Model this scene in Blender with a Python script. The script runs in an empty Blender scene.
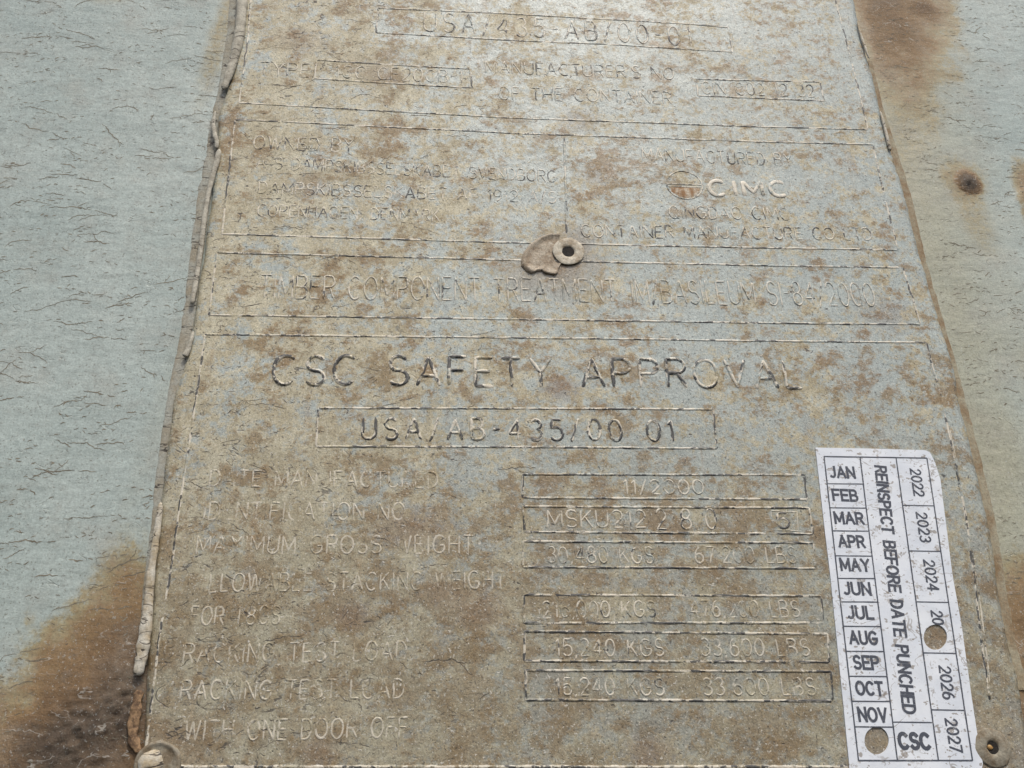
import bpy, math, random
from mathutils import Vector, Matrix, noise
random.seed(7)
scene = bpy.context.scene
C = scene.collection

# ------------------------------------------------------------------ camera, light, exposure
MM = 0.001
Z0 = 1.30                     # height of the plate's foot on the container door (m)
F = 900.0
R = ((0.99658825, -0.01350822, -0.08142103),
     (-0.02399582, 0.89647791, -0.44243820),
     (0.07896871, 0.44288248, 0.89309521))
DIST = 270.1727               # camera distance from the door's surface (mm)

def W(u, v, n=0.0):           # plane coordinates in mm (right, up, out of the door) -> world
    return Vector((u*MM, -n*MM, Z0 + v*MM))

cd = bpy.data.cameras.new('camera'); cam = bpy.data.objects.new('camera', cd); C.objects.link(cam)
cd.sensor_width = 36; cd.lens = 36*F/1024; cd.clip_start = 0.005; cd.clip_end = 50
Rm = Matrix(R); Mx = Matrix(((1, 0, 0), (0, 0, -1), (0, 1, 0)))
cam.matrix_world = Matrix.Translation(W(0, 0, DIST)) @ (Mx @ Rm).to_4x4()
scene.camera = cam

SUN_EL, SUN_AZ = math.radians(58), math.radians(14)      # azimuth measured from the door's normal towards the right
sun_dir = Vector((math.sin(SUN_AZ)*math.cos(SUN_EL), -math.cos(SUN_AZ)*math.cos(SUN_EL), math.sin(SUN_EL)))
sd = bpy.data.lights.new('sun', 'SUN'); sun = bpy.data.objects.new('sun', sd); C.objects.link(sun)
sd.energy = 1.5; sd.angle = math.radians(11); sd.color = (1.0, 0.955, 0.86)
sun.rotation_euler = sun_dir.to_track_quat('Z', 'Y').to_euler()
world = bpy.data.worlds.new("World"); scene.world = world; world.use_nodes = True
wn = world.node_tree.nodes; wl = world.node_tree.links
sky = wn.new('ShaderNodeTexSky'); sky.sky_type = 'NISHITA'; sky.sun_disc = False
sky.sun_elevation = SUN_EL
sky.sun_rotation = math.atan2(sun_dir.x, sun_dir.y)
sky.air_density = 1.0; sky.dust_density = 4.0; sky.ozone_density = 1.0
wn['Background'].inputs['Strength'].default_value = 0.12
wl.new(sky.outputs[0], wn['Background'].inputs['Color'])
scene.view_settings.view_transform = 'Standard'; scene.view_settings.look = 'None'
scene.view_settings.exposure = 0.50; scene.view_settings.gamma = 1.0

# ------------------------------------------------------------------ helpers
def at(px, py, n=0.0):        # where the line of sight through a point of the photograph meets the plane n mm above the door
    d = ((px-512)/F, -(py-384)/F, -1.0)
    D = [sum(R[i][k]*d[k] for k in range(3)) for i in range(3)]
    t = -(DIST-n)/D[2]
    return (D[0]*t, D[1]*t)

def nz(x, y, z=0.0): return noise.noise(Vector((x, y, z)))
TH = 1.3                      # plate thickness incl. stand-off (mm)
def surf(u, v):               # the plate's slightly warped surface
    return TH + 0.22*nz(u/45, v/45, 3) + 0.10*nz(u/14, v/14, 8) + 0.03*nz(u/4, v/4, 1)

def sm(e0, e1, x):
    t = max(0, min(1, (x-e0)/(e1-e0))); return t*t*(3-2*t)

def link_mesh(name, verts, faces, mat, parent=None, uvs=None, smooth=True):
    me = bpy.data.meshes.new(name)
    base = Vector((0, 0, 0)); q = parent
    while q: base += q.location; q = q.parent
    me.from_pydata([v - base for v in verts], [], faces)
    if uvs:
        l = me.uv_layers.new(name='across')
        vi = [0]*len(me.loops); me.loops.foreach_get('vertex_index', vi)
        flat = []
        for i in vi: flat += uvs[i]
        l.data.foreach_set('uv', flat)
    me.materials.append(mat)
    if smooth: me.polygons.foreach_set('use_smooth', [True]*len(me.polygons))
    me.update()
    o = bpy.data.objects.new(name, me); C.objects.link(o)
    if parent: o.parent = parent
    return o

def empty(name, loc, label, cat, group=None):
    o = bpy.data.objects.new(name, None); C.objects.link(o); o.location = loc
    o.empty_display_size = 0.02
    o['label'] = label; o['category'] = cat
    if group: o['group'] = group
    return o

# ------------------------------------------------------------------ node expressions
class N:
    def __init__(s, name):
        s.m = bpy.data.materials.new(name); s.m.use_nodes = True
        s.t = s.m.node_tree; s.b = s.t.nodes['Principled BSDF']
        g = s.t.nodes.new('ShaderNodeNewGeometry')
        mp = s.t.nodes.new('ShaderNodeMapping'); mp.vector_type = 'POINT'
        mp.inputs['Location'].default_value = (0, 0, -Z0*1000); mp.inputs['Scale'].default_value = (1000, 1000, 1000)
        s.l(g.outputs['Position'], mp.inputs['Vector'])
        sep = s.t.nodes.new('ShaderNodeSeparateXYZ'); s.l(mp.outputs[0], sep.inputs[0])
        s.P = mp.outputs[0]; s.u, s.y, s.v = sep.outputs
    def l(s, a, b): s.t.links.new(a, b)
    def put(s, sock, val):
        if hasattr(val, 'is_output'): s.l(val, sock)
        else: sock.default_value = val
    def math(s, op, a, b=0.0, c=0.0):
        n = s.t.nodes.new('ShaderNodeMath'); n.operation = op
        s.put(n.inputs[0], a); s.put(n.inputs[1], b); s.put(n.inputs[2], c); return n.outputs[0]
    def add(s, a, b): return s.math('ADD', a, b)
    def sub(s, a, b): return s.math('SUBTRACT', a, b)
    def mul(s, a, b): return s.math('MULTIPLY', a, b)
    def mx(s, a, b): return s.math('MAXIMUM', a, b)
    def mn(s, a, b): return s.math('MINIMUM', a, b)
    def abs(s, a): return s.math('ABSOLUTE', a)
    def step(s, x, a, b, lo=0.0, hi=1.0):
        n = s.t.nodes.new('ShaderNodeMapRange'); n.interpolation_type = 'SMOOTHSTEP'
        s.put(n.inputs['Value'], x)
        if a > b: a, b, lo, hi = b, a, hi, lo
        n.inputs['From Min'].default_value = a; n.inputs['From Max'].default_value = b
        n.inputs['To Min'].default_value = lo; n.inputs['To Max'].default_value = hi
        return n.outputs['Result']
    def coord(s, sx=1.0, sy=1.0, off=(0, 0, 0), rot=0.0):
        mp = s.t.nodes.new('ShaderNodeMapping'); mp.inputs['Scale'].default_value = (sx, 0.5, sy)
        mp.inputs['Location'].default_value = off; mp.inputs['Rotation'].default_value = (0, rot, 0)
        s.l(s.P, mp.inputs[0]); return mp.outputs[0]
    def noise(s, period, detail=4, rough=0.55, off=(0, 0, 0), vec=None, sx=1, sy=1, dist=0.0, rot=0.0):
        n = s.t.nodes.new('ShaderNodeTexNoise')
        s.l(vec if vec is not None else s.coord(sx, sy, off, rot), n.inputs['Vector'])
        n.inputs['Scale'].default_value = 1.0/period; n.inputs['Detail'].default_value = detail
        n.inputs['Roughness'].default_value = rough; n.inputs['Distortion'].default_value = dist
        return n.outputs['Fac']
    def voro(s, period, off=(0, 0, 0), sx=1, sy=1, rnd=1.0):
        n = s.t.nodes.new('ShaderNodeTexVoronoi'); s.l(s.coord(sx, sy, off), n.inputs['Vector'])
        n.inputs['Scale'].default_value = 1.0/period; n.inputs['Randomness'].default_value = rnd
        return n.outputs['Distance'], n.outputs['Color']
    def flecks(s, period, thr, off=(0, 0, 0), sx=1, sy=1, where=None, soft=0.03):
        """irregular little flecks: the peaks of a noise"""
        n = s.noise(period, 2.5, 0.6, off, sx=sx, sy=sy)
        if where is not None: n = s.add(n, where)
        return s.step(n, thr, thr+soft)
    def specks(s, period, size, keep, off=(0, 0, 0), sx=1, sy=1):
        """sparse small dots: 1 inside a dot; keep = share of cells that carry one"""
        d, c = s.voro(period, off, sx, sy)
        sp = s.t.nodes.new('ShaderNodeSeparateColor'); s.l(c, sp.inputs[0])
        r = s.math('MULTIPLY', sp.outputs[1], size)      # size varies from dot to dot
        inside = s.step(s.sub(d, r), 0.0, 0.05, 1.0, 0.0)
        return s.mul(inside, s.math('LESS_THAN', sp.outputs[0], keep))
    def mix(s, f, a, b, mode='MIX'):
        n = s.t.nodes.new('ShaderNodeMix'); n.data_type = 'RGBA'; n.blend_type = mode
        n.inputs['Factor'].default_value = 1.0
        s.put(n.inputs[0], f)
        for sock, v in ((n.inputs[6], a), (n.inputs[7], b)):
            if hasattr(v, 'is_output'): s.l(v, sock)
            else: sock.default_value = (*v, 1.0)
        return n.outputs[2]
    def ell(s, px, py, rx, ry, soft=0.5, warp=None, n=0.0, rot=0.0):
        """soft elliptical stain centred at a point, radii in mm, edge wobbled by warp"""
        cu, cv = at(px, py, n)
        du = s.sub(s.u, cu); dv = s.sub(s.v, cv)
        c, sn = math.cos(rot), math.sin(rot)
        a = s.math('DIVIDE', s.add(s.mul(du, c), s.mul(dv, sn)), rx)
        b = s.math('DIVIDE', s.sub(s.mul(dv, c), s.mul(du, sn)), ry)
        d = s.math('SQRT', s.add(s.mul(a, a), s.mul(b, b)))
        if warp is not None: d = s.add(d, warp)
        return s.step(d, 1+soft, 1-soft, 0.0, 1.0)
    def cracks(s, period, width, mask_lo, mask_hi, off, sx=0.45, sy=1.0, dist=0.9, rot=0.0):
        n = s.noise(period, 3.0, 0.5, off, sx=sx, sy=sy, dist=dist, rot=rot)
        line = s.step(s.abs(s.sub(n, 0.5)), width, width*0.35, 0.0, 1.0)
        m = s.noise(7.0, 3, 0.55, (off[0]+31, off[1], off[2]+17), sx=0.8)
        return s.mul(line, s.step(m, mask_lo, mask_hi))
    def bump(s, h, dist, strength=1.0, prev=None):
        n = s.t.nodes.new('ShaderNodeBump'); n.inputs['Distance'].default_value = dist
        n.inputs['Strength'].default_value = strength; s.l(h, n.inputs['Height'])
        if prev is not None: s.l(prev, n.inputs['Normal'])
        return n.outputs[0]
    def out(s, col, rough=0.6, normal=None, metal=0.0, spec=0.3):
        s.put(s.b.inputs['Base Color'], col if hasattr(col, 'is_output') else (*col, 1))
        s.put(s.b.inputs['Roughness'], rough); s.put(s.b.inputs['Metallic'], metal)
        s.b.inputs['Specular IOR Level'].default_value = spec
        if normal is not None: s.l(normal, s.b.inputs['Normal'])
        return s.m

# ------------------------------------------------------------------ materials
def plate_material(name, ridge=None, pale_t=0.5, dark_t=0.5, pale_k=0.88, pale_w=0.80):
    """weathered grey-blue paint with cream and brown dirt; ridge=True adds the worn-off crests of the embossing"""
    s = N(name)
    uu = s.u; vv = s.v
    # more dirt to the left; darker and browner towards the foot of the plate
    left = s.step(uu, 70, -70)
    foot = s.step(vv, 160, 25)
    big = s.noise(24, 4, 0.6, (5, 0, 2))
    mid = s.noise(8, 6, 0.68, (1, 0, 9), sx=0.8)
    fin = s.noise(2.2, 6, 0.75, (3, 0, 4))
    grain = s.noise(0.6, 2, 0.65, (8, 0, 1))
    blend = s.add(s.add(s.mul(big, 0.40), s.mul(mid, 0.52)), s.add(s.mul(s.sub(fin, 0.5), 0.60), s.mul(s.sub(grain, 0.5), 0.12)))
    blend = s.add(blend, s.add(s.mul(left, 0.095), s.mul(foot, 0.03)))
    cream = s.step(blend, 0.435, 0.56)
    blue = s.mix(s.noise(12, 4, 0.6, (40, 0, 3)), (0.325, 0.372, 0.358), (0.425, 0.468, 0.435))
    tan = s.mix(s.step(s.noise(10, 6, 0.7, (7, 0, 70)), 0.35, 0.62), (0.52, 0.465, 0.315), (0.34, 0.27, 0.14))
    tan = s.mix(s.mul(left, 0.30), tan, (0.55, 0.51, 0.375))
    col = s.mix(s.mul(cream, 0.84), blue, tan)
    # brown blotches
    b1 = s.noise(7.5, 6, 0.70, (11, 0, 31), sx=0.75)
    b2 = s.noise(28, 3, 0.5, (91, 0, 12))
    bb = s.add(s.add(b1, s.mul(s.sub(b2, 0.5), 0.50)), s.add(s.mul(foot, 0.07), s.add(s.mul(s.sub(fin, 0.5), 0.40), s.mul(s.sub(grain, 0.5), 0.10))))
    brown = s.step(bb, 0.50, 0.66)
    col = s.mix(s.mul(brown, 0.84), col, s.mix(s.step(s.noise(17, 3, 0.5, (9, 0, 112)), 0.4, 0.6), (0.215, 0.135, 0.055), (0.235, 0.17, 0.085)))
    # colour turns darker and greyer-brown towards the foot of the plate
    col = s.mix(s.mul(foot, 0.56), col, s.mix(s.step(mid, 0.38, 0.62), (0.18, 0.132, 0.07), (0.27, 0.262, 0.20)))
    # faint runs of rusty water down the plate
    run = s.mul(s.step(s.noise(6.5, 4, 0.6, (19, 0, 4), sx=1.0, sy=0.10, dist=0.3), 0.56, 0.70), s.step(s.noise(22, 4, 0.6, (29, 0, 4)), 0.42, 0.58))
    col = s.mix(s.mul(run, 0.32), col, (0.25, 0.155, 0.07))
    for (px, py, rx, ry) in ((935.7, 637, 8, 8), (876.8, 740.5, 8, 8), (568, 262, 8, 14), (530, 275, 9, 8), (566, 254, 11, 9), (994, 750, 11, 10), (160, 762, 12, 11)):
        col = s.mix(s.mul(s.ell(px, py, rx, ry, 0.8, s.mul(s.sub(mid, 0.5), 1.5), TH), 0.5), col, (0.21, 0.145, 0.085))
    # a few purple-brown and rust spots
    for (px, py, r, k) in ((560, 388, 5.5, .8), (352, 615, 5, .8), (318, 752, 5, .7), (648, 752, 6, .8), (598, 176, 6, .55), (440, 590, 6, .5),
                           (478, 608, 7, .7), (395, 530, 7, .6), (425, 527, 8, .6), (578, 120, 7, .5), (378, 72, 7, .6), (300, 40, 9, .5), (310, 185, 6, .5), (885, 315, 8, .5)):
        w = s.mul(s.sub(fin, 0.5), 1.8)
        col = s.mix(s.mul(s.ell(px, py, r, r*0.75, 0.75, w, TH), k*0.62), col, (0.18, 0.11, 0.065))
    # grain, pepper, pale crumbs
    g = s.step(grain, 0.28, 0.72, 0.80, 1.20)
    g2 = s.step(s.noise(1.2, 3, 0.7, (2, 0, 66)), 0.3, 0.7, 0.86, 1.12)
    gm = s.mul(g, g2)
    cm = s.t.nodes.new('ShaderNodeCombineColor')
    for i in range(3): s.l(gm, cm.inputs[i])
    col = s.mix(1.0, col, cm.outputs[0], 'MULTIPLY')
    pep = s.mx(s.flecks(0.85, 0.645, (3, 0, 5), soft=0.02), s.mul(s.flecks(0.8, 0.60, (43, 0, 15), soft=0.04), 0.42))
    lite = s.flecks(0.8, 0.615, (63, 0, 5), soft=0.04)
    col = s.mix(s.mul(lite, 0.55), col, (0.56, 0.54, 0.47))
    pep2 = s.flecks(2.2, 0.715, (13, 0, 25), sx=0.7)
    pepper = s.mx(s.mul(pep, 0.75), pep2)
    col = s.mix(s.mul(pepper, 0.85), col, (0.045, 0.04, 0.035))
    crk = s.cracks(9, 0.011, 0.52, 0.60, (2, 0, 8), sx=0.6)
    crk = s.mul(crk, s.step(uu, 30, -60, 0.12, 1.0))
    col = s.mix(s.mul(crk, 0.75), col, (0.06, 0.055, 0.05))
    crumb = s.flecks(1.25, 0.715, (23, 0, 55), sx=0.8, where=s.add(s.mul(foot, 0.030), s.mul(s.sub(s.noise(14, 3, 0.5, (88, 0, 1)), 0.5), 0.16)))
    col = s.mix(s.mul(crumb, 0.75), col, (0.60, 0.57, 0.50))
    wear = None
    if ridge:
        uvn = s.t.nodes.new('ShaderNodeUVMap'); uvn.uv_map = 'across'
        su = s.t.nodes.new('ShaderNodeSeparateXYZ'); s.l(uvn.outputs[0], su.inputs[0]); a = su.outputs[0]
        n1 = s.noise(9, 4, 0.7, (50, 0, 0)); n2 = s.noise(2.0, 3, 0.7, (60, 0, 0)); n3 = s.noise(11, 4, 0.75, (70, 0, 33)); n4 = s.noise(1.4, 2, 0.6, (75, 0, 3))
        pale = s.mul(s.step(s.abs(s.sub(a, s.mul(s.sub(n2, 0.5), 1.3))), pale_w, pale_w-0.38, 0.0, 1.0), s.step(s.add(n1, s.mul(s.sub(n4, 0.5), 0.40)), pale_t-0.03, pale_t+0.04))
        side = s.mul(s.sub(s.noise(7, 3, 0.6, (33, 0, 90)), 0.5), 5.0)
        dark = s.mul(s.step(s.abs(s.sub(a, side)), 0.80, 0.50, 0.0, 1.0), s.step(s.add(n3, s.mul(s.sub(n2, 0.5), 0.4)), dark_t, dark_t+0.04))
        dark = s.mul(dark, s.step(s.abs(a), 1.0, 0.85, 0.0, 1.0))
        col = s.mix(s.mul(pale, pale_k), col, s.mix(n2, (0.60, 0.53, 0.40), (0.68, 0.65, 0.57)))
        col = s.mix(s.mul(dark, 0.90), col, (0.035, 0.037, 0.04))
    h = s.add(s.add(s.mul(grain, 0.5), s.mul(fin, 1.3)), s.add(s.mul(pepper, -0.9), s.mul(crk, -1.0)))
    h = s.add(h, s.mul(s.mul(brown, s.noise(1.1, 4, 0.7, (3, 0, 12))), 0.5))
    nb = s.bump(s.add(h, s.mul(crumb, 0.8)), 0.00022, 0.55)
    nb = s.bump(s.noise(16, 3, 0.5, (6, 0, 6)), 0.0015, 0.35, nb)
    return s.out(col, s.step(blend, 0.40, 0.62, 0.38, 0.60), nb, spec=0.40)

plate_mat = plate_material('weathered_plate_paint')
ridge_strong = plate_material('worn_crest_strong', True, 0.47, 0.505)
ridge_box = plate_material('worn_crest_table', True, 0.495, 0.485, 0.75)
ridge_title = plate_material('worn_crest_title', True, 0.46, 0.465)
ridge_fine = plate_material('worn_crest_fine', True, 0.46, 0.52, 0.80)
ridge_mid = plate_material('worn_crest_middle', True, 0.47, 0.575, 0.75)
ridge_faint = plate_material('worn_crest_faint', True, 0.48, 0.74, 0.60)

def door_material():
    s = N('door_paint')
    fin = s.noise(2.4, 5, 0.7, (3, 0, 4)); grain = s.noise(0.6, 2, 0.6, (8, 0, 1))
    big = s.noise(60, 4, 0.55, (5, 0, 2))
    col = s.mix(s.step(big, 0.35, 0.65), (0.33, 0.388, 0.36), (0.385, 0.438, 0.405))
    # right of the plate the paint has gone olive
    yel = s.mul(s.step(s.add(s.u, s.mul(s.sub(s.noise(26, 4, 0.6, (9, 0, 9)), .5), 55)), 240, 172), s.step(s.u, 120, 140))
    col = s.mix(s.mul(yel, 0.68), col, (0.35, 0.315, 0.19))
    w = s.mul(s.sub(s.noise(13, 6, 0.65, (4, 0, 77)), 0.5), 1.5)
    grn = s.mul(s.sub(s.noise(1.6, 4, 0.75, (61, 0, 7)), 0.5), 1.0)
    w2 = s.mul(s.sub(s.noise(7, 6, 0.7, (14, 0, 7)), 0.5), 1.2)
    stains = [  # px, py, rx, ry, soft, strength, rot
(885, -30, 30, 50, 0.7, 0.34, -0.1), (905, 40, 20, 38, 0.9, 0.18, 0.1), (900, 130, 16, 50, 0.9, 0.14, -0.15), (890, 20, 10, 30, 0.8, .15, 0), (925, 8, 5, 5, 0.8, .4, 0),
        (968, 178, 8, 9, 0.9, 0.22, 0), (969, 182, 4.0, 5.0, 0.6, 1.0, 0), (975, 220, 7, 20, 0.9, 0.16, 0.1), (1034, 200, 6, 18, 0.7, 0.42, 0),
        (1034, 380, 8, 22, 0.8, 0.10, 0), (1046, 680, 18, 30, 0.7, 0.50, 0), (1042, 620, 8, 20, 0.8, 0.20, 0), (1045, 770, 14, 14, 0.8, 0.3, 0),
        (112, 690, 28, 27, 0.45, 0.34, 0.5), (130, 610, 10, 19, 0.7, 0.22, 0.2), (60, 705, 30, 15, 0.6, 0.16, 0.6), (5, 785, 34, 17, 0.6, 0.22, 0.4), (100, 760, 30, 13, 0.7, 0.22, 0),
        (98, 722, 18, 14, 0.7, 0.24, 0.4), (125, 690, 8, 16, 0.6, .25, 0), (60, 765, 17, 8, 0.6, .16, 0.3),
        (222, 30, 5, 40, 0.8, 0.17, -0.1), (105, -10, 12, 8, 0.8, 0.16, 0),
        (165, 400, 6, 60, 0.9, 0.08, -0.15)]
    tot = None
    for px, py, rx, ry, soft, k, rot in stains:
        e = s.mul(s.ell(px, py, rx, ry, soft, w2 if rx < 13 else w, 0.0, rot), k)
        tot = e if tot is None else s.add(tot, e)
    rough_edge = s.add(tot, s.mul(s.add(s.mul(s.sub(fin, 0.5), 0.45), s.mul(grn, 0.30)), s.step(tot, 0.03, 0.3)))
    rmp = s.t.nodes.new('ShaderNodeValToRGB'); cr = rmp.color_ramp
    stops = [(0.0, (0.35, 0.38, 0.34)), (0.12, (0.315, 0.27, 0.155)), (0.28, (0.235, 0.155, 0.075)), (0.50, (0.165, 0.102, 0.05)), (0.78, (0.10, 0.070, 0.045)), (1.0, (0.05, 0.04, 0.032))]
    cr.elements[0].position = 0; cr.elements[0].color = (*stops[0][1], 1)
    cr.elements[1].position = 1; cr.elements[1].color = (*stops[-1][1], 1)
    for p, c in stops[1:-1]:
        e = cr.elements.new(p); e.color = (*c, 1)
    s.l(s.mul(rough_edge, 0.68), rmp.inputs[0])
    col = s.mix(s.step(rough_edge, 0.02, 0.22), col, rmp.outputs[0])
    # dusty film and dirt
    dust = s.noise(18, 5, 0.65, (21, 0, 3))
    col = s.mix(s.mul(s.step(dust, 0.48, 0.7), 0.30), col, (0.30, 0.27, 0.22))
    fr = s.mul(s.step(s.noise(3.5, 5, 0.75, (77, 0, 3), sx=0.7), 0.52, 0.70), 0.30)
    col = s.mix(fr, col, (0.20, 0.185, 0.155))
    g = s.mul(s.step(grain, 0.25, 0.75, 0.87, 1.13), s.step(fin, 0.3, 0.7, 0.90, 1.09))
    cm = s.t.nodes.new('ShaderNodeCombineColor')
    for i in range(3): s.l(g, cm.inputs[i])
    col = s.mix(1.0, col, cm.outputs[0], 'MULTIPLY')
    crk = s.mul(s.cracks(5.5, 0.012, 0.55, 0.64, (94, 0, 38), sx=0.5, dist=0.3), 0.7)
    col = s.mix(s.mul(crk, 0.35), col, (0.14, 0.115, 0.08))
    dots = s.mx(s.flecks(0.75, 0.61, (3, 0, 5), soft=0.06), s.flecks(1.1, 0.68, (53, 0, 5)))
    lite = s.flecks(0.8, 0.62, (63, 0, 5), soft=0.06)
    col = s.mix(s.mul(lite, 0.30), col, (0.50, 0.54, 0.52))
    dots = s.mul(dots, 1.25); pep2 = s.flecks(1.9, 0.73, (13, 0, 25), sx=0.7)
    col = s.mix(s.mul(dots, 0.42), col, (0.13, 0.115, 0.085))
    col = s.mix(s.mul(pep2, 0.80), col, (0.07, 0.06, 0.045))
    crumb = s.flecks(1.2, 0.735, (23, 0, 55))
    threads = s.mul(s.cracks(6, 0.010, 0.50, 0.58, (4, 0, 99), sx=0.45, dist=0.3), s.step(tot, 0.25, 0.5))
    threads = s.mx(threads, s.mul(s.flecks(1.0, 0.66, (83, 0, 5)), s.step(tot, 0.2, 0.5)))
    pal = s.mx(s.mul(crumb, 0.6), s.mul(threads, 0.55))
    col = s.mix(pal, col, (0.45, 0.43, 0.38))
    h = s.add(s.add(s.mul(grain, 0.35), s.mul(fin, 0.8)), s.mul(crk, -1.3))
    h = s.add(h, s.mul(s.mul(s.noise(3.0, 6, 0.8, (6, 0, 4)), s.step(tot, 0.3, 0.8)), 5.0))
    nb = s.bump(s.add(h, s.mul(pal, 0.8)), 0.00022, 0.5)
    nb = s.bump(s.noise(35, 3, 0.5, (6, 0, 6)), 0.004, 0.35, nb)
    nb = s.bump(s.noise(6, 4, 0.6, (36, 0, 6), sx=0.38), 0.0009, 0.45, nb)
    return s.out(col, s.step(tot, 0.1, 0.6, 0.40, 0.75), nb, spec=0.40)
door_mat = door_material()

def simple_mat(name, c1, c2, period=4, rough=0.7, bump=0.0002, crackx=False, metal=0.0, pep=0.5, rot=0.0):
    s = N(name)
    n = s.noise(period, 6, 0.68, (3, 0, 9)); f = s.noise(0.8, 3, 0.7, (7, 0, 2))
    col = s.mix(s.step(n, 0.35, 0.65), c1, c2)
    g = s.step(f, 0.3, 0.7, 0.82, 1.16)
    cm = s.t.nodes.new('ShaderNodeCombineColor')
    for i in range(3): s.l(g, cm.inputs[i])
    col = s.mix(1.0, col, cm.outputs[0], 'MULTIPLY')
    col = s.mix(s.mul(s.flecks(0.9, 0.66, (3, 0, 5)), pep), col, (0.05, 0.045, 0.04))
    h = s.add(n, f)
    if crackx:
        k = s.cracks(5.5, 0.014, 0.42, 0.54, (2, 0, 8), sx=0.25)
        col = s.mix(s.mul(k, 0.85), col, (0.045, 0.035, 0.03)); h = s.sub(h, s.mul(k, 1.2))
    return s.out(col, rough, s.bump(h, bump, 0.7), metal, 0.25)
bead_mat = simple_mat('dried_sealant_bead', (0.32, 0.295, 0.235), (0.48, 0.455, 0.375), 3, crackx=True, pep=0.15)
bead_cream = simple_mat('cracked_cream_sealant', (0.40, 0.33, 0.22), (0.53, 0.50, 0.42), 4, crackx=True, pep=0.15)
film_mat = simple_mat('sealant_residue', (0.30, 0.265, 0.195), (0.35, 0.355, 0.31), 9, crackx=True)
film_right = simple_mat('brown_edge_residue', (0.225, 0.155, 0.085), (0.33, 0.30, 0.215), 7, crackx=False)
rust_rod = simple_mat('rusted_bead', (0.10, 0.062, 0.038), (0.34, 0.22, 0.12), 1.6, 0.8)
rust_mat = simple_mat('flaking_rust', (0.045, 0.03, 0.025), (0.13, 0.07, 0.045), 2, 0.85, 0.0005)
flap_mat = simple_mat('lifted_paint', (0.29, 0.225, 0.155), (0.47, 0.41, 0.32), 3.5, 0.65, 0.0004)
rivet_mat = simple_mat('dirty_cream_rivet', (0.33, 0.265, 0.18), (0.55, 0.51, 0.41), 3.2, 0.5)
rivet_dirty = simple_mat('dirt_covered_rivet', (0.18, 0.14, 0.09), (0.29, 0.265, 0.205), 3, 0.7)
hole_shade_mat = simple_mat('painted_rivet_hole_shade', (0.012, 0.011, 0.010), (0.03, 0.025, 0.02), 2, 0.8)  # near-black colour stands in for the shade inside the open rivets
orange_mat = simple_mat('rusty_mandrel', (0.33, 0.17, 0.05), (0.42, 0.28, 0.12), 2, 0.7)
scale_mat = simple_mat('black_scale', (0.035, 0.03, 0.027), (0.15, 0.12, 0.09), 2.0, 0.8, 0.0004)

def sticker_mat():
    s = N('printed_sticker_vinyl')
    b = s.noise(10, 5, 0.6, (3, 0, 9))
    col = s.mix(s.step(b, 0.3, 0.7), (0.64, 0.68, 0.73), (0.74, 0.77, 0.80))
    t = s.mul(s.step(s.noise(4.2, 5, 0.75, (31, 0, 9), sx=0.8), 0.58, 0.66), 0.55)
    col = s.mix(t, col, (0.30, 0.255, 0.20))
    k = s.cracks(8, 0.013, 0.49, 0.56, (12, 0, 8), sx=0.7)
    col = s.mix(s.mul(k, 0.55), col, (0.22, 0.18, 0.14))
    col = s.mix(s.mul(s.mx(s.flecks(1.2, 0.645, (3, 0, 5), sx=0.7), s.flecks(2.6, 0.65, (37, 0, 5), sx=0.8)), 0.72), col, (0.215, 0.175, 0.13))
    nb = s.bump(s.noise(7, 3, 0.5, (8, 0, 8)), 0.0008, 0.3)
    return s.out(col, 0.42, nb, spec=0.45)
vinyl = sticker_mat()
def ink_mat():
    s = N('dark_blue_black_ink')
    f = s.noise(1.2, 5, 0.8, (9, 0, 4)); g = s.noise(6, 4, 0.7, (19, 0, 4))
    m = s.step(s.add(f, s.mul(s.sub(g, 0.5), 0.5)), 0.60, 0.68)
    col = s.mix(s.mul(m, 0.75), s.mix(f, (0.05, 0.055, 0.07), (0.105, 0.115, 0.14)), (0.34, 0.33, 0.31))
    return s.out(col, 0.5, spec=0.3)
ink = ink_mat()

crack_dark = simple_mat('dark_crack_line', (0.05, 0.045, 0.04), (0.17, 0.145, 0.11), 4, 0.85)
crack_mat = simple_mat('crack_line', (0.15, 0.13, 0.095), (0.25, 0.225, 0.17), 4, 0.85)
def wander(u, v, L, rnd, ang0=0.0, bow=0.0, jag=1.0):
    P = [(u, v)]; n = max(3, int(L/0.55)); a = ang0
    for i in range(n):
        t = i/n
        a = ang0 + bow*(0.5-t) + jag*rnd.gauss(0, 0.42)*0.8 + 0.5*nz(u/3.0+i*0.13, v/3.0, 17)
        u += 0.55*math.cos(a); v += 0.55*math.sin(a); P.append((u, v))
    return P
def ribbons(lines, zf, V, Fc, lift):
    for P, w0 in lines:
        n = len(P); base = len(V)
        for i, (u, v) in enumerate(P):
            a = P[max(0, i-1)]; b = P[min(n-1, i+1)]; tx, ty = b[0]-a[0], b[1]-a[1]; l = math.hypot(tx, ty) or 1
            t = i/(n-1); w = 0.5*w0*(0.25+0.75*math.sin(math.pi*t)**0.5)*(0.7+0.9*abs(nz(u/1.2, v/1.2, 9)))
            z = zf(u, v)+lift
            V += [W(u-ty/l*w, v+tx/l*w, z), W(u+ty/l*w, v-tx/l*w, z)]
        for i in range(n-1): Fc.append((base+2*i, base+2*i+1, base+2*i+3, base+2*i+2))
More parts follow.
